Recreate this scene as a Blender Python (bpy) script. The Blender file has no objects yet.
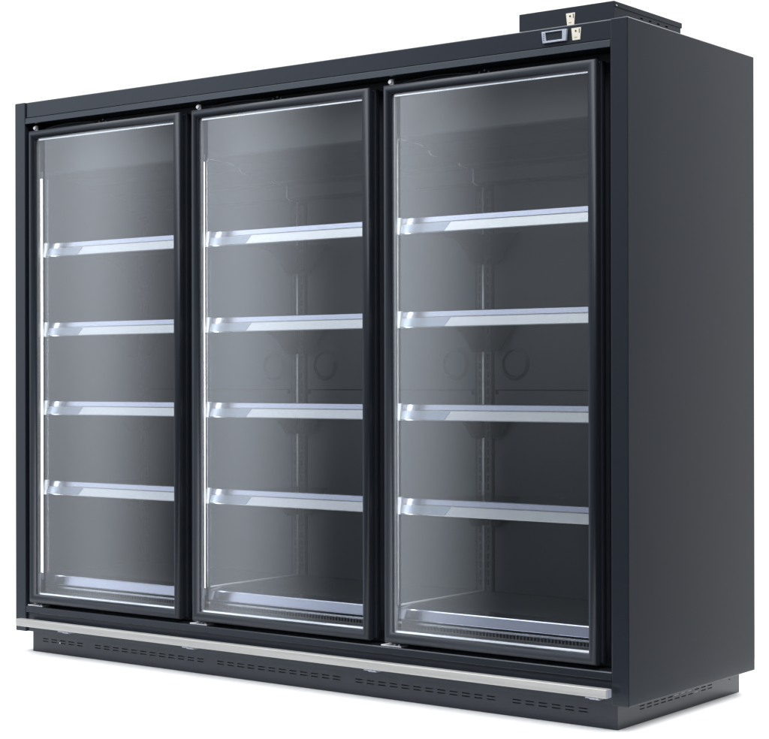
import bpy, bmesh, math
from mathutils import Vector, Matrix
sc = bpy.context.scene
C = sc.collection

# ------------------------------------------------------------ dimensions (metres)
W, D, HP, H = 2.651, 0.829, 0.078, 2.0
TOP = HP + H
EP = 0.057                      # end panel thickness
P = 0.8415                      # door pitch
GX = 0.1066                     # left edge of first pane
GW, GZ0, GZ1 = 0.7257, 0.2213, 1.9378
DIV = (W/2 - P/2, W/2 + P/2)    # bay dividers
YB = 0.600                      # back wall of the interior
BASE = Vector((W/2, D/2, 0))

# ------------------------------------------------------------ materials
def mat(name, col, rough=0.4, metal=0.0, spec=0.5, noise=None, bump=None, coat=0.0, emit=None):
    m = bpy.data.materials.new(name); m.use_nodes = True
    nt = m.node_tree; b = nt.nodes['Principled BSDF']
    b.inputs['Base Color'].default_value = (*col, 1)
    b.inputs['Roughness'].default_value = rough
    b.inputs['Metallic'].default_value = metal
    b.inputs['Specular IOR Level'].default_value = spec
    b.inputs['Coat Weight'].default_value = coat
    if emit:
        b.inputs['Emission Color'].default_value = (*emit[0], 1)
        b.inputs['Emission Strength'].default_value = emit[1]
    tc = nt.nodes.new('ShaderNodeTexCoord')
    if noise:
        scl, amt, rv = noise
        mp = nt.nodes.new('ShaderNodeMapping'); mp.inputs['Scale'].default_value = scl
        nt.links.new(tc.outputs['Object'], mp.inputs[0])
        n = nt.nodes.new('ShaderNodeTexNoise'); n.inputs['Scale'].default_value = 1; n.inputs['Detail'].default_value = 4
        nt.links.new(mp.outputs[0], n.inputs['Vector'])
        r = nt.nodes.new('ShaderNodeMapRange')
        r.inputs['To Min'].default_value = max(0.02, rough - rv); r.inputs['To Max'].default_value = rough + rv
        nt.links.new(n.outputs['Fac'], r.inputs['Value']); nt.links.new(r.outputs[0], b.inputs['Roughness'])
        mx = nt.nodes.new('ShaderNodeMix'); mx.data_type = 'RGBA'
        mx.inputs['A'].default_value = (*[c*(1-amt) for c in col], 1)
        mx.inputs['B'].default_value = (*[min(1, c*(1+amt)) for c in col], 1)
        nt.links.new(n.outputs['Fac'], mx.inputs['Factor']); nt.links.new(mx.outputs['Result'], b.inputs['Base Color'])
    if bump:
        scl, st = bump
        n2 = nt.nodes.new('ShaderNodeTexNoise'); n2.inputs['Scale'].default_value = scl; n2.inputs['Detail'].default_value = 2
        nt.links.new(tc.outputs['Object'], n2.inputs['Vector'])
        bp = nt.nodes.new('ShaderNodeBump'); bp.inputs['Strength'].default_value = st; bp.inputs['Distance'].default_value = 0.001
        nt.links.new(n2.outputs['Fac'], bp.inputs['Height']); nt.links.new(bp.outputs[0], b.inputs['Normal'])
    return m

M = {}
M['paint'] = mat('charcoal_powder_coat', (0.018, 0.0215, 0.028), 0.21, spec=0.4, noise=((3, 3, 2), 0.06, 0.03), bump=(900, 0.05))
M['paint'].node_tree.nodes['Principled BSDF'].inputs['Specular Tint'].default_value = (0.84, 0.91, 1.0, 1)
M['frame'] = mat('anodised_dark_frame', (0.023, 0.028, 0.037), 0.38, metal=0.0, spec=0.35, noise=((40, 40, 1), 0.06, 0.04))
M['black'] = mat('black_gasket', (0.006, 0.008, 0.012), 0.5, spec=0.25, noise=((20, 20, 20), 0.2, 0.05))
M['liner'] = mat('grey_inner_liner', (0.045, 0.050, 0.055), 0.38, spec=0.4, noise=((2, 2, 2), 0.05, 0.03))
M['steel'] = mat('brushed_aluminium', (0.80, 0.82, 0.87), 0.22, metal=1.0, noise=((2, 60, 60), 0.03, 0.04))
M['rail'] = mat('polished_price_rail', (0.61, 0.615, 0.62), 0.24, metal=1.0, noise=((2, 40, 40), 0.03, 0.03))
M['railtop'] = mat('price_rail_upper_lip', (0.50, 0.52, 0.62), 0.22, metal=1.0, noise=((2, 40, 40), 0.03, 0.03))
M['bumper'] = mat('satin_stainless_bumper', (0.43, 0.425, 0.41), 0.42, metal=0.35, noise=((2.5, 30, 90), 0.22, 0.12))
M['spacer'] = mat('bright_pane_spacer', (0.88, 0.90, 0.92), 0.26, metal=0.8, noise=((8, 8, 3), 0.05, 0.06))
M['white'] = mat('white_plastic', (0.75, 0.76, 0.78), 0.4, noise=((30, 30, 30), 0.06, 0.03))
M['label'] = mat('cream_label', (0.72, 0.68, 0.56), 0.5, noise=((60, 60, 60), 0.10, 0.03))
M['bezel'] = mat('silver_bezel', (0.42, 0.45, 0.53), 0.35, metal=0.3, noise=((60, 60, 60), 0.06, 0.03))
M['screen'] = mat('dark_display', (0.02, 0.026, 0.032), 0.12, noise=((30, 30, 30), 0.1, 0.02))
M['grille'] = mat('dull_grille_metal', (0.16, 0.17, 0.18), 0.45, metal=0.5, noise=((30, 30, 30), 0.1, 0.05))
M['rail_reflection'] = mat('blue_grey_rail_reflection', (0.36, 0.40, 0.475), 0.42, metal=0.85, noise=((14, 8, 8), 0.25, 0.08))  # stands for a darker reflection on the price rail
M['edge'] = mat('polished_acrylic_edge', (0.95, 0.96, 0.96), 0.30, metal=0.0, spec=0.8, noise=((30, 30, 6), 0.12, 0.05))
M['bracket'] = mat('dark_bracket', (0.006, 0.007, 0.008), 0.5, spec=0.2, noise=((10, 10, 10), 0.08, 0.03))
M['slot'] = mat('slot_shadow', (0.004, 0.004, 0.005), 0.7, spec=0.1, noise=((30, 30, 30), 0.2, 0.03))
M['recess'] = mat('dark_recess', (0.010, 0.012, 0.015), 0.6, spec=0.2, noise=((30, 30, 30), 0.2, 0.03))
M['lamp'] = mat('lamp_tube_glow', (0.8, 0.8, 0.8), 0.4, emit=((0.90, 0.95, 1.0), 9.5))
M['floor'] = mat('white_studio_floor', (0.90, 0.90, 0.90), 0.7, spec=0.1, noise=((2, 2, 2), 0.01, 0.02))

def clear(name, tint, haze, refl=1.0, rough=0.02, film=(0.6, 0.66, 0.72)):
    m = bpy.data.materials.new(name); m.use_nodes = True
    nt = m.node_tree; nt.nodes.clear(); N = nt.nodes.new; L = nt.links.new
    out = N('ShaderNodeOutputMaterial')
    tr = N('ShaderNodeBsdfTransparent'); tr.inputs[0].default_value = (*tint, 1)
    gl = N('ShaderNodeBsdfGlossy'); gl.inputs['Roughness'].default_value = rough; gl.inputs[0].default_value = (1, 1, 1, 1)
    df = N('ShaderNodeBsdfDiffuse'); df.inputs[0].default_value = (*film, 1)
    geo = N('ShaderNodeNewGeometry'); dot = N('ShaderNodeVectorMath'); dot.operation = 'DOT_PRODUCT'
    L(geo.outputs['Incoming'], dot.inputs[0]); L(geo.outputs['Normal'], dot.inputs[1])
    ab = N('ShaderNodeMath'); ab.operation = 'ABSOLUTE'; L(dot.outputs['Value'], ab.inputs[0])
    om = N('ShaderNodeMath'); om.operation = 'SUBTRACT'; om.inputs[0].default_value = 1; L(ab.outputs[0], om.inputs[1])
    pw = N('ShaderNodeMath'); pw.operation = 'POWER'; pw.inputs[1].default_value = 5; L(om.outputs[0], pw.inputs[0])
    ma = N('ShaderNodeMath'); ma.operation = 'MULTIPLY_ADD'; ma.inputs[1].default_value = 0.96*refl; ma.inputs[2].default_value = 0.04*refl
    L(pw.outputs[0], ma.inputs[0])
    # very faint film of dust, a little uneven
    tc = N('ShaderNodeTexCoord'); nz = N('ShaderNodeTexNoise'); nz.inputs['Scale'].default_value = 3
    L(tc.outputs['Object'], nz.inputs['Vector'])
    mr = N('ShaderNodeMapRange'); mr.inputs['To Min'].default_value = haze*0.85; mr.inputs['To Max'].default_value = haze*1.15
    L(nz.outputs['Fac'], mr.inputs['Value'])
    m1 = N('ShaderNodeMixShader'); L(mr.outputs[0], m1.inputs[0]); L(tr.outputs[0], m1.inputs[1]); L(df.outputs[0], m1.inputs[2])
    m2 = N('ShaderNodeMixShader'); L(ma.outputs[0], m2.inputs[0]); L(m1.outputs[0], m2.inputs[1]); L(gl.outputs[0], m2.inputs[2])
    L(m2.outputs[0], out.inputs['Surface'])
    return m
M['glass'] = clear('door_glass', (0.96, 0.97, 0.975), 0.008, 2.4)
M['acrylic'] = clear('clear_acrylic_divider', (0.93, 0.95, 0.96), 0.06, 0.6, 0.12)
M['shelfglass'] = clear('clear_shelf_glass', (0.97, 0.98, 0.98), 0.0, 0.35, 0.08)

# ------------------------------------------------------------ mesh helpers
def box(bm, x0, x1, y0, y1, z0, z1, mi=0):
    v = [bm.verts.new((x, y, z)) for x in (x0, x1) for y in (y0, y1) for z in (z0, z1)]
    fs = [(0,1,3,2), (4,6,7,5), (0,4,5,1), (2,3,7,6), (0,2,6,4), (1,5,7,3)]
    for f in fs:
        bm.faces.new([v[i] for i in f]).material_index = mi
def prism_x(bm, prof, x0, x1, mi=0):       # prof: list of (y,z)
    a = [bm.verts.new((x0, y, z)) for y, z in prof]; b = [bm.verts.new((x1, y, z)) for y, z in prof]
    n = len(prof)
    for i in range(n):
        j = (i+1) % n
        bm.faces.new((a[i], a[j], b[j], b[i])).material_index = mi
    bm.faces.new(a[::-1]).material_index = mi; bm.faces.new(b).material_index = mi
def prism_z(bm, prof, z0, z1, mi=0):       # prof: list of (x,y)
    a = [bm.verts.new((x, y, z0)) for x, y in prof]; b = [bm.verts.new((x, y, z1)) for x, y in prof]
    n = len(prof)
    for i in range(n):
        j = (i+1) % n
        bm.faces.new((a[i], a[j], b[j], b[i])).material_index = mi
    bm.faces.new(a[::-1]).material_index = mi; bm.faces.new(b).material_index = mi
def prism_y(bm, prof, y0, y1, mi=0):       # prof: list of (x,z)
    a = [bm.verts.new((x, y0, z)) for x, z in prof]; b = [bm.verts.new((x, y1, z)) for x, z in prof]
    n = len(prof)
    for i in range(n):
        j = (i+1) % n
        bm.faces.new((a[i], a[j], b[j], b[i])).material_index = mi
    bm.faces.new(a[::-1]).material_index = mi; bm.faces.new(b).material_index = mi
def cyl(bm, c, r, h, axis='y', n=32, mi=0, r2=None):
    r2 = r if r2 is None else r2
    a = []; b = []
    for i in range(n):
        t = 2*math.pi*i/n; u, w = math.cos(t), math.sin(t)
        for lst, rr, o in ((a, r, 0), (b, r2, h)):
            if axis == 'y': p = (c[0]+u*rr, c[1]+o, c[2]+w*rr)
            elif axis == 'z': p = (c[0]+u*rr, c[1]+w*rr, c[2]+o)
            else: p = (c[0]+o, c[1]+u*rr, c[2]+w*rr)
            lst.append(bm.verts.new(p))
    for i in range(n):
        j = (i+1) % n
        f = bm.faces.new((a[i], a[j], b[j], b[i])); f.material_index = mi; f.smooth = True
    bm.faces.new(a[::-1]).material_index = mi; bm.faces.new(b).material_index = mi
def tube(bm, pts, r, n=6):
    rings = []
    for k, p in enumerate(pts):
        p = Vector(p); q = Vector(pts[min(k+1, len(pts)-1)]); o = Vector(pts[max(k-1, 0)])
        d = (q-o).normalized(); s = Vector((1, 0, 0)) if abs(d.x) < 0.9 else Vector((0, 0, 1))
        u = d.cross(s).normalized(); w = d.cross(u)
        rings.append([bm.verts.new(p + u*r*math.cos(2*math.pi*i/n) + w*r*math.sin(2*math.pi*i/n)) for i in range(n)])
    for a, b in zip(rings, rings[1:]):
        for i in range(n):
            f = bm.faces.new((a[i], a[(i+1) % n], b[(i+1) % n], b[i])); f.smooth = True
    bm.faces.new(rings[0][::-1]); bm.faces.new(rings[-1])
def plug_ring(bm, xc, zc, n=56):
    prof = ((0.0580, -0.0002), (0.0495, -0.0100), (0.0480, -0.0110), (0.0465, -0.0105), (0.0440, -0.0006), (0.0425, -0.0006))
    rings = [[bm.verts.new((xc+rr*math.cos(2*math.pi*i/n), YB+yy, zc+rr*math.sin(2*math.pi*i/n))) for i in range(n)] for rr, yy in prof]
    for k, (a, b) in enumerate(zip(rings, rings[1:])):
        for i in range(n):
            f = bm.faces.new((a[i], a[(i+1) % n], b[(i+1) % n], b[i])); f.smooth = k < 2; f.material_index = 1 if k >= 3 else 0
    bm.faces.new(rings[-1])
def obj(name, bm, mats, parent, loc=(0, 0, 0), bevel=0.0, seg=2, smooth=False):
    bmesh.ops.recalc_face_normals(bm, faces=bm.faces)
    me = bpy.data.meshes.new(name); bm.to_mesh(me); bm.free()
    for m in (mats if isinstance(mats, (list, tuple)) else [mats]): me.materials.append(M[m])
    o = bpy.data.objects.new(name, me); C.objects.link(o)
    if parent is not None: o.parent = parent
    o.location = loc
    if smooth:
        for f in me.polygons: f.use_smooth = True
    if bevel:
        b = o.modifiers.new('bevel', 'BEVEL'); b.width = bevel; b.segments = seg; b.limit_method = 'ANGLE'; b.angle_limit = math.radians(35)
        b.harden_normals = False
    return o
def dup(o, parent, loc):
    c = o.copy(); C.objects.link(c); c.parent = parent; c.location = loc
    for ch in list(o.children):
        d = ch.copy(); C.objects.link(d); d.parent = c
    return c
def grid_panel(bm, us, vs, holes, put, depth, mi_hole=1, bright=()):
    """flat skin with real recessed openings; put(u,v,d) -> xyz"""
    vv = {}
    def V(i, j):
        if (i, j) not in vv: vv[(i, j)] = bm.verts.new(put(us[i], vs[j], 0))
        return vv[(i, j)]
    for i in range(len(us)-1):
        for j in range(len(vs)-1):
            q = [V(i, j), V(i+1, j), V(i+1, j+1), V(i, j+1)]
            if (i, j) in holes:
                mi = 2 if (i, j) in bright else mi_hole
                inn = [bm.verts.new(put(us[a], vs[b], depth)) for a, b in ((i, j), (i+1, j), (i+1, j+1), (i, j+1))]
                for k in range(4):
                    bm.faces.new((q[k], q[(k+1) % 4], inn[(k+1) % 4], inn[k])).material_index = 0
                bm.faces.new(inn).material_index = mi
            else:
                bm.faces.new(q)

# ------------------------------------------------------------ the refrigerator
F = bpy.data.objects.new('display_refrigerator', None); C.objects.link(F); F.location = BASE
F['label'] = 'tall charcoal display refrigerator with three glass doors, empty shelves and a silver bumper rail'
F['category'] = 'refrigerator'
OFF = -BASE
def part(name, bm, mats, **k): return obj(name, bm, mats, F, loc=OFF, **k)

# end panels
for x0 in (0, W-EP):
    bm = bmesh.new(); box(bm, x0, x0+EP, 0, D, HP, TOP); part('end_panel', bm, 'paint', bevel=0.0025)
# header with a projecting lower lip
bm = bmesh.new()
prism_x(bm, [(0.006, 2.0205), (0.006, TOP-0.0025), (0.009, TOP), (0.08, TOP), (0.08, 2.0205)], EP+0.0008, W-EP-0.0008)
hd = part('header_panel', bm, 'paint', bevel=0.001)
bm = bmesh.new()
prism_x(bm, [(0.0065, 2.0195), (0.002, 2.0175), (-0.0005, 1.9965), (0.004, 1.9945), (0.078, 1.9945), (0.078, 2.0195)], EP+0.0008, W-EP-0.0008)
obj('header_lip', bm, 'paint', hd, bevel=0.0006)
# roof and rear
bm = bmesh.new(); box(bm, EP+0.001, W-EP-0.001, 0.081, D-0.002, TOP-0.03, TOP-0.002); part('roof_panel', bm, 'paint')
bm = bmesh.new(); box(bm, EP+0.001, W-EP-0.001, D-0.03, D-0.001, HP+0.001, TOP-0.031); part('rear_panel', bm, 'paint')

# black inner frame the doors close against (rebate + mullions)
bm = bmesh.new()
def fr(x0, x1, y0, y1, z0, z1): box(bm, x0, x1, y0, y1, z0, z1)
fr(EP+0.001, 0.066, 0.070, 0.098, 0.176, 1.994)
fr(W-0.140, W-EP-0.001, 0.070, 0.098, 0.176, 1.994)
for x in DIV: fr(x-0.070, x+0.003, 0.070, 0.090, 0.216, 1.945)
fr(0.066, W-0.140, 0.070, 0.098, 1.945, 1.994)
fr(0.066, W-0.140, 0.070, 0.098, 0.176, 0.216)
front_frame = part('front_frame', bm, 'black', bevel=0.002)

# lower sill panel in two steps
bm = bmesh.new()
prism_x(bm, [(0.003, 0.1500), (0.0, 0.1530), (0.0, 0.1715), (0.003, 0.1750), (0.0980, 0.1750), (0.0980, 0.1500)], EP+0.0008, W-EP-0.0008)
sill = part('sill_panel', bm, 'paint', bevel=0.0006)
bm = bmesh.new(); box(bm, EP+0.0008, W-EP-0.0008, 0.009, 0.097, HP+0.001, 0.1495); obj('kick_panel', bm, 'paint', sill, bevel=0.001)
bm = bmesh.new(); box(bm, EP+0.001, W-EP-0.001, 0.098, D-0.031, HP+0.002, 0.14); part('floor_tray', bm, 'paint')

# bumper rail
bm = bmesh.new(); box(bm, 0.0555, 2.605, -0.050, -0.022, 0.1050, 0.1315)
br = part('bumper_rail', bm, 'bumper', bevel=0.0035, seg=3)
bm = bmesh.new(); box(bm, 2.6053, 2.6075, -0.0485, -0.0235, 0.106, 0.131); obj('end_cap', bm, 'bezel', br, bevel=0.0008)
for x in (0.30, 0.93, 1.73, 2.548):
    bm = bmesh.new()
    prism_x(bm, [(-0.046, 0.1040), (-0.046, 0.1005), (-0.030, 0.1005), (-0.020, 0.0925), (0.0088, 0.0925), (0.0088, 0.0960), (-0.018, 0.0960), (-0.027, 0.1040)], x-0.016, x+0.016)
    obj('rail_bracket', bm, 'bezel', br, bevel=0.0006)

# plinth with perforated skin
px0, px1, py0, py1 = 0.057, 2.594, 0.036, 0.830
pz = HP+0.002
bm = bmesh.new()
us = [px0]; holes = set(); x = px0+0.055; 
vs = [0, 0.0405, 0.0440, 0.0500, 0.0535, pz]
n = 0
while x + 0.034 < px1-0.06:
    us += [x, x+0.030]; i = len(us)-2
    holes |= {(i, 1), (i, 3)} if n % 13 not in (5,) else set()
    x += 0.047; n += 1
us.append(px1)
grid_panel(bm, us, vs, holes, lambda u, v, d: (u, py0+d, v), 0.004)
us = [py0]; holes = set(); bright = set(); y = py0+0.13; n = 0
while y + 0.034 < py1-0.16:
    us += [y, y+0.030]; i = len(us)-2
    holes |= {(i, 1), (i, 3)}
    if 5 <= n <= 8: bright.add((i, 3 if n < 8 else 1));  # silver slot floors stand in for light showing through
    y += 0.044; n += 1
us += [py1-0.075, py1-0.068]; holes.add((len(us)-2, 3)); us.append(py1)
grid_panel(bm, us, vs, holes, lambda u, v, d: (px1-d, u, v), 0.0015, bright=bright)
v = [bm.verts.new(p) for p in ((px0, py0, 0), (px0, py1, 0), (px1, py1, 0), (px1, py0, 0), (px0, py0, pz), (px0, py1, pz), (px1, py1, pz), (px1, py0, pz))]
for q in ((0, 1, 5, 4), (1, 2, 6, 5), (4, 5, 6, 7), (3, 2, 1, 0)): bm.faces.new([v[i] for i in q])
bmesh.ops.remove_doubles(bm, verts=bm.verts, dist=1e-5)
pl = part('plinth', bm, ['paint', 'recess', 'bezel'])
bm = bmesh.new()
cyl(bm, (px1-0.0005, py0+0.012, HP-0.006), 0.0024, 0.0022, 'x', 12); obj('screw', bm, 'white', pl)
bm = bmesh.new(); cyl(bm, (px0+0.15, py0-0.0012, 0.043), 0.0030, 0.0016, 'y', 12); obj('screw', bm, 'white', pl)

# ------------------------------------------------------------ interior
IX0, IX1 = 0.064, W-0.084
bm = bmesh.new()
box(bm, IX0-0.006, IX0, 0.099, YB, 0.150, 1.99)          # left wall
box(bm, IX1, IX1+0.02, 0.099, YB, 0.150, 1.99)
box(bm, IX0+0.0005, IX1-0.0005, 0.150, YB-0.0005, 0.26, 0.293)   # deck
part('inner_liner', bm, 'liner')
# back wall: panels per bay with a seam, plus plugs
bm = bmesh.new(); box(bm, IX0-0.02, IX1+0.02, YB+0.006, YB+0.02, 0.2, 1.99)
bw = part('back_wall', bm, 'slot')
for i in range(3):
    a = (IX0, DIV[0], DIV[1])[i]; b = (DIV[0], DIV[1], IX1)[i]
    for z0, z1 in ((0.2935, 0.9885), (0.9925, 1.985)):
        bm = bmesh.new(); box(bm, a+0.040, b-0.040, YB, YB+0.0055, z0, z1); obj('back_panel', bm, 'liner', bw, bevel=0.0008)
for x in DIV:
    for s in (-1, 1):
        xc = x+s*0.125
        bm = bmesh.new(); plug_ring(bm, xc, 1.082); obj('vent_plug', bm, ['liner', 'recess'], bw)  # inner wall coloured dark for the shade inside the ring
        bm = bmesh.new(); box(bm, x+s*0.045, x+s*0.055, YB-0.003, YB-0.0002, 0.975, 0.9905); obj('latch_clip', bm, 'slot', bw)
for x in (IX0+0.02, DIV[0], DIV[1], IX1-0.02):
    bm = bmesh.new()
    for s in (-1, 1):
        xx = sorted((x+s*0.0035, x+s*0.030))
        zz = [0.2935]; hs = set(); z = 0.315
        while z < 1.66:
            zz += [z, z+0.020]; hs.add((1, len(zz)-2)); z += 0.030
        zz.append(1.68)
        uu = [xx[0], xx[0]+0.010, xx[0]+0.016, xx[1]]
        grid_panel(bm, uu, zz, hs, lambda u, v, d: (u, YB-0.006+d, v), 0.008)
        for e in xx:
            f = [bm.verts.new(p) for p in ((e, YB-0.006, 0.2935), (e, YB+0.005, 0.2935), (e, YB+0.005, 1.68), (e, YB-0.006, 1.68))]
            bm.faces.new(f)
    part('shelf_upright', bm, ['liner', 'slot'])

# evaporator cover: ceiling profile, a valley and a lower nose at the back
prof = [(0.099, 1.944), (0.093, 1.816), (0.10, 1.810), (0.24, 1.803), (0.28, 1.781), (0.322, 1.776), (0.455, 1.762), (0.462, 1.754),
        (0.470, 1.752), (0.526, 1.752), (0.531, 1.745), (0.533, 1.706), (0.542, 1.700), (0.575, 1.698), (0.582, 1.708), (YB-0.001, 1.710), (YB-0.001, 1.99), (0.099, 1.99)]
bm = bmesh.new(); prism_x(bm, prof, IX0+0.0005, IX1-0.0005)
part('evaporator_cover', bm, 'liner', bevel=0.0015)

# clear dividers with polished edges
for x in DIV:
    bm = bmesh.new()
    out = [(0.095, 0.296), (0.095, 1.800), (0.105, 1.808), (0.24, 1.798), (0.276, 1.778), (0.322, 1.772), (0.455, 1.757), (0.526, 1.748), (0.529, 1.704), (0.542, 1.696), (0.586, 1.694), (0.586, 0.296)]
    prism_x(bm, out, x-0.002, x+0.002)
    dv = part('bay_divider', bm, 'acrylic')
    bm = bmesh.new(); X = x+0.0022
    tube(bm, [(X, 0.092, 0.296), (X, 0.092, 1.796), (X, 0.096, 1.806), (X, 0.108, 1.810)], 0.0038)
    tube(bm, [(X, 0.108, 1.810), (X, 0.18, 1.809), (X, 0.225, 1.803), (X, 0.245, 1.797)], 0.0028)
    tube(bm, [(X, 0.266, 1.788), (X, 0.276, 1.778), (X, 0.300, 1.773), (X, 0.318, 1.775)], 0.0028)
    tube(bm, [(X, 0.440, 1.767), (X, 0.448, 1.757), (X, 0.490, 1.752)], 0.0028)
    tube(bm, [(X, 0.528, 1.752), (X, 0.528, 1.706), (X, 0.542, 1.699), (X, 0.560, 1.698)], 0.0028)
    tube(bm, [(X, 0.5865, 1.694), (X, 0.5865, 0.297), (X, 0.5865, 0.296), (X, 0.110, 0.296)], 0.0038)
    obj('polished_edge', bm, 'edge', dv)

# shelves
bays = [(IX0, DIV[0]), (DIV[0], DIV[1]), (DIV[1], IX1)]
BW = P - 0.012
def rail_mesh(w):
    bm = bmesh.new()
    # lower face tilts upward a little, upper lip above a groove
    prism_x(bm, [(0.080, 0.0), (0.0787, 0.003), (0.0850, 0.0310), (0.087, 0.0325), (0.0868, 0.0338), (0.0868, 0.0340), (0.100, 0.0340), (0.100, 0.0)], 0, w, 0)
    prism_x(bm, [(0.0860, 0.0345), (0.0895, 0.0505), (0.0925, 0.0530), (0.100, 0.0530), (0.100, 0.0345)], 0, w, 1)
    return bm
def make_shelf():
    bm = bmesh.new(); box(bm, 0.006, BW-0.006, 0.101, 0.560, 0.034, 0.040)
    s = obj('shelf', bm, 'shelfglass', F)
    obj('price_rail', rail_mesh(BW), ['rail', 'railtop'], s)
    # blue grey strip painting a dark reflection on the rail's left stretch
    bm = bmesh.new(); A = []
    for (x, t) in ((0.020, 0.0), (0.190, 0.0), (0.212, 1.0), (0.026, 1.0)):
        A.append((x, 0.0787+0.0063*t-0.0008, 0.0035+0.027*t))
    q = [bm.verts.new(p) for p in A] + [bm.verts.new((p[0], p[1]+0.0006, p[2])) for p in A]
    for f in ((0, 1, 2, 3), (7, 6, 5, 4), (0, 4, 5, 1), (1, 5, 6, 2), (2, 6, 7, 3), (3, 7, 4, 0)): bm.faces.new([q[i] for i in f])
    obj('painted_reflection', bm, 'rail_reflection', s)
    for x in (0.0, BW-0.003):
        bm = bmesh.new()
        prism_x(bm, [(0.583, -0.070), (0.545, -0.074), (0.528, -0.070), (0.512, -0.050), (0.490, -0.026), (0.460, -0.006), (0.425, 0.008), (0.385, 0.014), (0.102, 0.016), (0.102, 0.0335), (0.583, 0.0335)], x, x+0.003)
        obj('bracket', bm, 'bracket', s, bevel=0.0005)
    bm = bmesh.new()
    prism_y(bm, [(0.030, -0.073), (0.062, -0.070), (0.078, -0.058), (0.098, -0.022), (0.128, 0.012), (0.150, 0.0335), (0.030, 0.0335)], 0.5800, 0.5830)
    obj('bracket_reflection', bm, 'bracket', s, bevel=0.0005)  # dark plate put in for the bracket's reflection in the back wall
    for x in (-0.0012, BW-0.016):
        bm = bmesh.new()
        prism_x(bm, [(0.0775, -0.001), (0.0765, 0.003), (0.0835, 0.0540), (0.094, 0.0545), (0.094, -0.001)], x, x+0.0172)
        obj('rail_end', bm, 'white', s, bevel=0.001)
    return s
s0 = None
for bi, (a, b) in enumerate(bays):
    for z in (1.4965, 1.1945, 0.8965, 0.5935):
        xx = (a+b)/2 - BW/2
        if bi == 0: xx = b - BW - 0.006
        if bi == 2: xx = a + 0.006
        loc = OFF + Vector((xx, 0, z))
        if s0 is None: s0 = make_shelf(); s0.location = loc
        else: dup(s0, F, loc)

# base deck rails and air return grille in each bay
for bi, (a, b) in enumerate(bays):
    xx = b-BW-0.006 if bi == 0 else (a+0.006)
    bm = bmesh.new()
    prism_x(bm, [(0.083, 0.2535), (0.0815, 0.2560), (0.0880, 0.2850), (0.090, 0.2885), (0.149, 0.2935), (0.149, 0.2535)], xx, xx+BW)
    r = part('base_rail', bm, 'railtop', bevel=0.0008)
    bm = bmesh.new()
    prism_x(bm, [(0.076, 0.2400), (0.0755, 0.2475), (0.083, 0.2485), (0.149, 0.2485), (0.149, 0.2400)], xx, xx+BW)
    obj('grille_lip', bm, 'steel', r, bevel=0.0006)
    bm = bmesh.new(); box(bm, xx, xx+BW, 0.092, 0.149, 0.2165, 0.2395, 0); box(bm, xx, xx+BW, 0.090, 0.149, 0.2487, 0.2533, 0)
    n = int(BW/0.0125)
    for k in range(n):
        x = xx + (k+0.5)*BW/n
        box(bm, x-0.0022, x+0.0022, 0.080, 0.0915, 0.2275, 0.2392, 1)
    obj('air_grille', bm, ['slot', 'grille'], r)
    bm = bmesh.new(); box(bm, xx, xx+BW, 0.0760, 0.0905, 0.2165, 0.2270); obj('grille_base', bm, 'grille', r, bevel=0.001)

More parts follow.
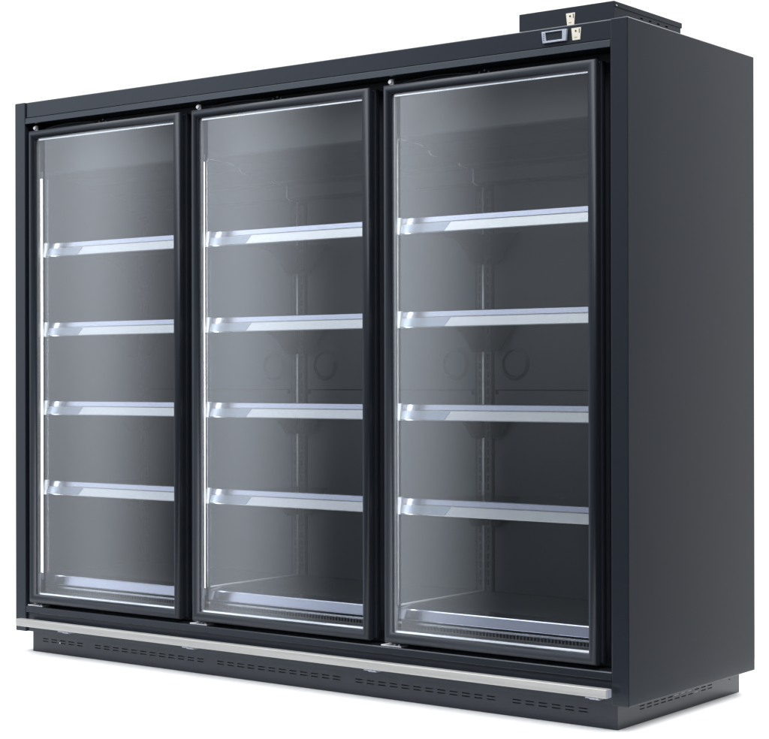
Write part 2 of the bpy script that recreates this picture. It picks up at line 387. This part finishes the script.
# ------------------------------------------------------------ doors
SW, TR, BR = 0.0275, 0.0300, 0.0330        # stile, top rail, bottom rail widths
def make_door():
    x0, x1, z0, z1 = -SW, GW+SW, GZ0-BR, GZ1+TR
    # profile: t = fraction from outer (0) to inner edge (1), y depth
    prof = [(0.10, 0.062), (0.0, 0.060), (0.0, 0.046), (0.05, 0.043), (0.05, 0.041), (0.22, 0.038), (0.22, 0.026), (0.04, 0.022), (0.0, 0.016), (0.0, 0.006), (0.08, -0.001), (0.22, -0.0055),
            (0.42, -0.0080), (0.64, -0.0072), (0.84, -0.003), (0.96, 0.004), (1.0, 0.0085), (1.0, 0.0330), (0.15, 0.0345), (0.15, 0.058)]
    bm = bmesh.new(); rings = []
    for t, y in prof:
        a, b, c, d = x0+SW*t, x1-SW*t, z0+BR*t, z1-TR*t
        rings.append([bm.verts.new(p) for p in ((a, y, c), (b, y, c), (b, y, d), (a, y, d))])
    n = len(rings)
    for k in range(n):
        A, B = rings[k], rings[(k+1) % n]
        for i in range(4):
            f = bm.faces.new((A[i], A[(i+1) % 4], B[(i+1) % 4], B[i])); f.smooth = 9 <= k <= 15
    d = obj('door', bm, 'frame', F)
    for p in d.data.edges: pass
    bm = bmesh.new()
    # bright spacer all round inside the pane
    t = 0.0060
    for c, e, k in ((GZ0, GZ0+t, 0.0022), (GZ1-t-0.002, GZ1, 0.0012)):
        prism_x(bm, [(0.0118, c), (0.0118+k, e), (0.0235, e), (0.0235, c)], 0.0, GW)
    for (a, b, c, e) in ((0.0, t+0.004, GZ0+t, GZ1-t), (GW-0.0035, GW, GZ0+t, GZ1-t)):
        box(bm, a, b, 0.0125, 0.0235, c, e)
    obj('pane_spacer', bm, 'spacer', d, bevel=0.0006)
    bm = bmesh.new()
    # outer pane, bow shaped to give each door a graded reflection
    nx, nz = 40, 12; bow = 0.0168
    for y0, s in ((0.0105, -1), (0.0250, -1)):
        g = [[bm.verts.new((GW*i/nx, y0+s*bow*(1-(2*i/nx-1)**2), GZ0+(GZ1-GZ0)*j/nz)) for j in range(nz+1)] for i in range(nx+1)]
        for i in range(nx):
            for j in range(nz):
                f = bm.faces.new((g[i][j], g[i+1][j], g[i+1][j+1], g[i][j+1])); f.smooth = True
    obj('glass_pane', bm, 'glass', d)
    # top hinge pin and lower hinge plate
    bm = bmesh.new(); cyl(bm, (-SW+0.018, 0.022, z1+0.0005), 0.0075, 0.020, 'z', 16); cyl(bm, (-SW+0.018, 0.010, z1+0.011), 0.0065, 0.006, 'y', 16)
    obj('hinge_pin', bm, 'white', d, bevel=0.001)
    bm = bmesh.new(); box(bm, -SW-0.018, -SW+0.062, 0.006, 0.045, 0.1756, 0.1795); cyl(bm, (-SW+0.012, 0.022, 0.1795), 0.008, 0.0085, 'z', 16)
    cyl(bm, (-SW+0.050, 0.014, 0.1795), 0.004, 0.004, 'z', 12)
    cyl(bm, (-SW+0.032, 0.014, 0.1795), 0.004, 0.003, 'z', 12)
    obj('hinge_plate', bm, 'white', d, bevel=0.0006)
    # closer cable in the gap above the door
    bm = bmesh.new()
    tube(bm, [(0.03+0.02*k, 0.030, z1+0.006+0.010*math.sin(math.pi*k/14)) for k in range(15)], 0.0022)
    tube(bm, [(0.04+0.02*k, 0.034, z1+0.004+0.005*math.sin(math.pi*k/13)) for k in range(14)], 0.0016)
    for x, z in ((0.325, 0.007), (0.345, 0.013), (0.360, 0.006)):
        cyl(bm, (x, 0.026, z1+z), 0.0035, 0.008, 'y', 10)
    obj('closer_cable', bm, 'frame', d)
    return d
d0 = make_door(); d0.location = OFF + Vector((GX, 0, 0))
for i in (1, 2): dup(d0, F, OFF + Vector((GX+i*P, 0, 0)))

# vertical lamp tubes just inside each door, on the hinge side
for i in range(3):
    x = GX + i*P - (0.0165, 0.0192, 0.0178)[i]
    bm = bmesh.new(); cyl(bm, (x, 0.052, 0.300), 0.0038, 1.49, 'z', 16)
    lt = part('lamp_tube', bm, 'lamp')
    for z in (1.7905, 0.272):
        bm = bmesh.new(); cyl(bm, (x, 0.052, z), 0.0062, 0.0275, 'z', 16); obj('tube_socket', bm, 'white', lt, bevel=0.001)

# ------------------------------------------------------------ control display and stickers on the header
def at(x, z): return (x, z)
bm = bmesh.new()
X0, X1, Z0, Z1 = 2.3595, 2.4475, 2.0315, 2.0660
def fr4(bm, o, i, y0, y1):
    for k in range(4):
        a, b, c, d = o[k], o[(k+1) % 4], i[(k+1) % 4], i[k]
        prism_y(bm, [a, b, c, d], y0, y1)
fr4(bm, [(X0+0.004, Z0), (X1-0.003, Z0), (X1, Z1), (X0, Z1)], [(X0+0.016, Z0+0.006), (X1-0.016, Z0+0.006), (X1-0.016, Z1-0.0035), (X0+0.013, Z1-0.0035)], -0.003, 0.0055)
bz = part('control_display', bm, 'bezel', bevel=0.0006)
bm = bmesh.new(); prism_y(bm, [(X0+0.016, Z0+0.006), (X1-0.016, Z0+0.006), (X1-0.016, Z1-0.0035), (X0+0.013, Z1-0.0035)], 0.001, 0.0054)
obj('screen', bm, 'screen', bz)
bm = bmesh.new()
for k in range(4): cyl(bm, (X0+0.0085, -0.0042, Z0+0.009+0.006*k), 0.0014, 0.0014, 'y', 8)
obj('button', bm, 'screen', bz)
def sticker(x0, z1, w, h, y, parent):
    bm = bmesh.new(); prism_y(bm, [(x0+0.004, z1-h), (x0+w-0.003, z1-h), (x0+w, z1), (x0, z1)], y-0.0012, y-0.0002)
    s = obj('label_sticker', bm, 'label', parent)
    bm = bmesh.new(); cyl(bm, (x0+w*0.46, y-0.0018, z1-h*0.26), 0.0028, 0.0006, 'y', 12)
    box(bm, x0+w*0.80, x0+w*0.87, y-0.0018, y-0.0013, z1-h*0.45, z1-h*0.10)
    box(bm, x0+w*0.30, x0+w*0.60, y-0.0018, y-0.0013, z1-h*0.80, z1-h*0.77)
    obj('printed_mark', bm, 'screen', s)
    return s
sticker(2.459, 2.0665, 0.033, 0.036, 0.006, hd)

# ------------------------------------------------------------ condensing unit on the roof
ux0, ux1, uy0, uy1, uz0, uz1 = 2.253, 2.584, 0.040, 0.455, TOP-0.0015, 2.1385
bm = bmesh.new()
us = [uy0]; hs = set(); y = uy0+0.16; k = 0
while y < uy1-0.06:
    us += [y, y+0.016]; hs |= {(len(us)-2, 1)} if k % 2 else {(len(us)-2, 3)}
    y += 0.026; k += 1
us += [uy1]
vs = [uz0, uz0+0.022, uz0+0.026, uz0+0.034, uz0+0.038, uz1-0.012]
grid_panel(bm, us, vs, hs, lambda u, v, d: (ux1-0.002-d, u, v), 0.008)
v = [bm.verts.new(p) for p in ((ux0+0.002, uy0+0.002, uz0), (ux0+0.002, uy1, uz0), (ux1-0.002, uy1, uz0), (ux1-0.002, uy0, uz0), (ux0+0.002, uy0+0.002, uz1-0.012), (ux0+0.002, uy1, uz1-0.012), (ux1-0.002, uy1, uz1-0.012), (ux1-0.002, uy0, uz1-0.012))]
for q in ((0, 1, 5, 4), (1, 2, 6, 5), (4, 5, 6, 7), (3, 2, 1, 0)): bm.faces.new([v[i] for i in q])
cu = part('condensing_unit', bm, ['paint', 'slot'])
bm = bmesh.new()
box(bm, ux0, ux1, uy0, uy0+0.0018, uz0, uz1)               # folded front
box(bm, ux0, ux1, uy0+0.0019, uy1+0.006, uz1-0.016, uz1)       # lid
obj('unit_lid', bm, 'paint', cu, bevel=0.0008)
for z in (uz1-0.012, uz0+0.010):
    bm = bmesh.new(); cyl(bm, (ux1-0.0015, uy0+0.014, z), 0.0022, 0.003, 'x', 10); obj('screw', bm, 'white', cu)
sticker(2.420, 2.1205, 0.031, 0.036, uy0, cu)

# ------------------------------------------------------------ floor
bm = bmesh.new(); bm.faces.new([bm.verts.new(p) for p in ((-0.6, -0.42, 0), (2.84, -0.42, 0), (2.84, 1.5, 0), (-0.6, 1.5, 0))])
fl = obj('floor', bm, 'floor', None); fl['kind'] = 'structure'
bpy.data.objects['floor'].location = (0, 0, 0)

# ------------------------------------------------------------ studio light
w = bpy.data.worlds.new('World'); sc.world = w; w.use_nodes = True
nt = w.node_tree; nt.nodes.clear(); N = nt.nodes.new; L = nt.links.new
def mth(op, a, b=None, c=None):
    n = N('ShaderNodeMath'); n.operation = op
    for i, v in enumerate((a, b, c)):
        if v is None: continue
        if isinstance(v, (int, float)): n.inputs[i].default_value = v
        else: L(v, n.inputs[i])
    return n.outputs[0]
def sstep(v, lo, hi, a=0.0, b=1.0):
    n = N('ShaderNodeMapRange'); n.interpolation_type = 'SMOOTHSTEP'
    n.inputs['From Min'].default_value = lo; n.inputs['From Max'].default_value = hi
    n.inputs['To Min'].default_value = a; n.inputs['To Max'].default_value = b
    L(v, n.inputs['Value']); return n.outputs[0]
tc = N('ShaderNodeTexCoord'); sp = N('ShaderNodeSeparateXYZ'); L(tc.outputs['Generated'], sp.inputs[0])
x, y, z = sp.outputs
az = mth('ARCTAN2', x, y)                      # 0 = +y, positive towards +x
azd = mth('MULTIPLY', az, 180/math.pi)
eld = mth('MULTIPLY', mth('ARCSINE', z), 180/math.pi)
# white world background behind the cabinet, right falloff shaped to grade the side panel
back = mth('MULTIPLY', sstep(azd, -100, -75), sstep(azd, 21, 32, 1, 0))
back = mth('MULTIPLY', back, sstep(eld, 28, 45, 1, 0))
# unseen world glow added front left, fading so bowed panes reflect a gradient
side = mth('MULTIPLY', sstep(azd, -149.5, -132), sstep(azd, -108, -95, 1, 0))
side = mth('MULTIPLY', side, sstep(azd, -133, -123, 1.0, 0.72))
side = mth('MULTIPLY', side, mth('MULTIPLY', sstep(eld, -40, 14, 0.30, 1.0), sstep(eld, 22, 32, 1, 0.3)))
# bright band added high in the world, in front, for the rails to reflect
front = mth('ADD', sstep(azd, -100, -110), sstep(azd, 100, 120))
rail_glow = mth('MULTIPLY', front, mth('MULTIPLY', sstep(eld, 11, 24), sstep(eld, 62, 80, 1, 0)))
val = mth('ADD', mth('MULTIPLY', back, 1.2), mth('MULTIPLY', side, 1.50))
val = mth('ADD', val, mth('MULTIPLY', rail_glow, 0.47))
val = mth('ADD', val, mth('MULTIPLY', front, sstep(eld, -5, 6, 0.0, 0.26)))  # weak glow added in front to lift panes and end panels
val = mth('ADD', val, 0.02)
hue = N('ShaderNodeMix'); hue.data_type = 'RGBA'; L(back, hue.inputs['Factor'])
hue.inputs['A'].default_value = (0.90, 0.96, 1.06, 1); hue.inputs['B'].default_value = (1, 1, 1, 1)
bg = N('ShaderNodeBackground'); L(hue.outputs['Result'], bg.inputs[0]); L(val, bg.inputs[1])
wo = N('ShaderNodeOutputWorld'); L(bg.outputs[0], wo.inputs[0])

def area(name, loc, target, sx, sy, power, col=(1, 1, 1)):
    l = bpy.data.lights.new(name, 'AREA'); l.shape = 'RECTANGLE'; l.size = sx; l.size_y = sy; l.energy = power; l.color = col
    o = bpy.data.objects.new(name, l); C.objects.link(o); o.location = loc
    o.rotation_euler = (Vector(target)-Vector(loc)).to_track_quat('-Z', 'Y').to_euler()
    return o
area('added_overhead_light', (2.4, 1.2, 5.2), (2.4, 1.2, 0), 11, 11, 1500)  # unseen lamp added to wash the floor white
area('added_key_light', (-1.5, -4.0, 5.6), (1.3, 0, 1.1), 4, 4, 45, (0.93, 0.97, 1.0))  # unseen lamp added to lift the front faces

# ------------------------------------------------------------ camera (solved from the cabinet's corners)
yaw, pit, rol = 0.6531, 0.0003, -0.0019
f, cx, cy = 1768.56, 381.84, 378.31
Fv = Vector((-math.sin(yaw)*math.cos(pit), math.cos(yaw)*math.cos(pit), math.sin(pit)))
R = Vector((math.cos(yaw), math.sin(yaw), 0)); U = R.cross(Fv)
R2 = R*math.cos(rol)+U*math.sin(rol); U2 = -R*math.sin(rol)+U*math.cos(rol)
cam = bpy.data.cameras.new('camera'); co = bpy.data.objects.new('camera', cam); C.objects.link(co)
co.matrix_world = Matrix(((R2.x, U2.x, -Fv.x, 5.1924), (R2.y, U2.y, -Fv.y, -4.4936), (R2.z, U2.z, -Fv.z, 1.0304), (0, 0, 0, 1)))
cam.sensor_width = 36; cam.lens = f/769*36
cam.shift_x = (384.5-cx)/769; cam.shift_y = (cy-369.5)/769
cam.clip_end = 200
sc.camera = co
sc.view_settings.view_transform = 'Standard'; sc.view_settings.look = 'None'; sc.view_settings.exposure = 0; sc.view_settings.gamma = 1
sc.cycles.max_bounces = 12; sc.cycles.transparent_max_bounces = 24
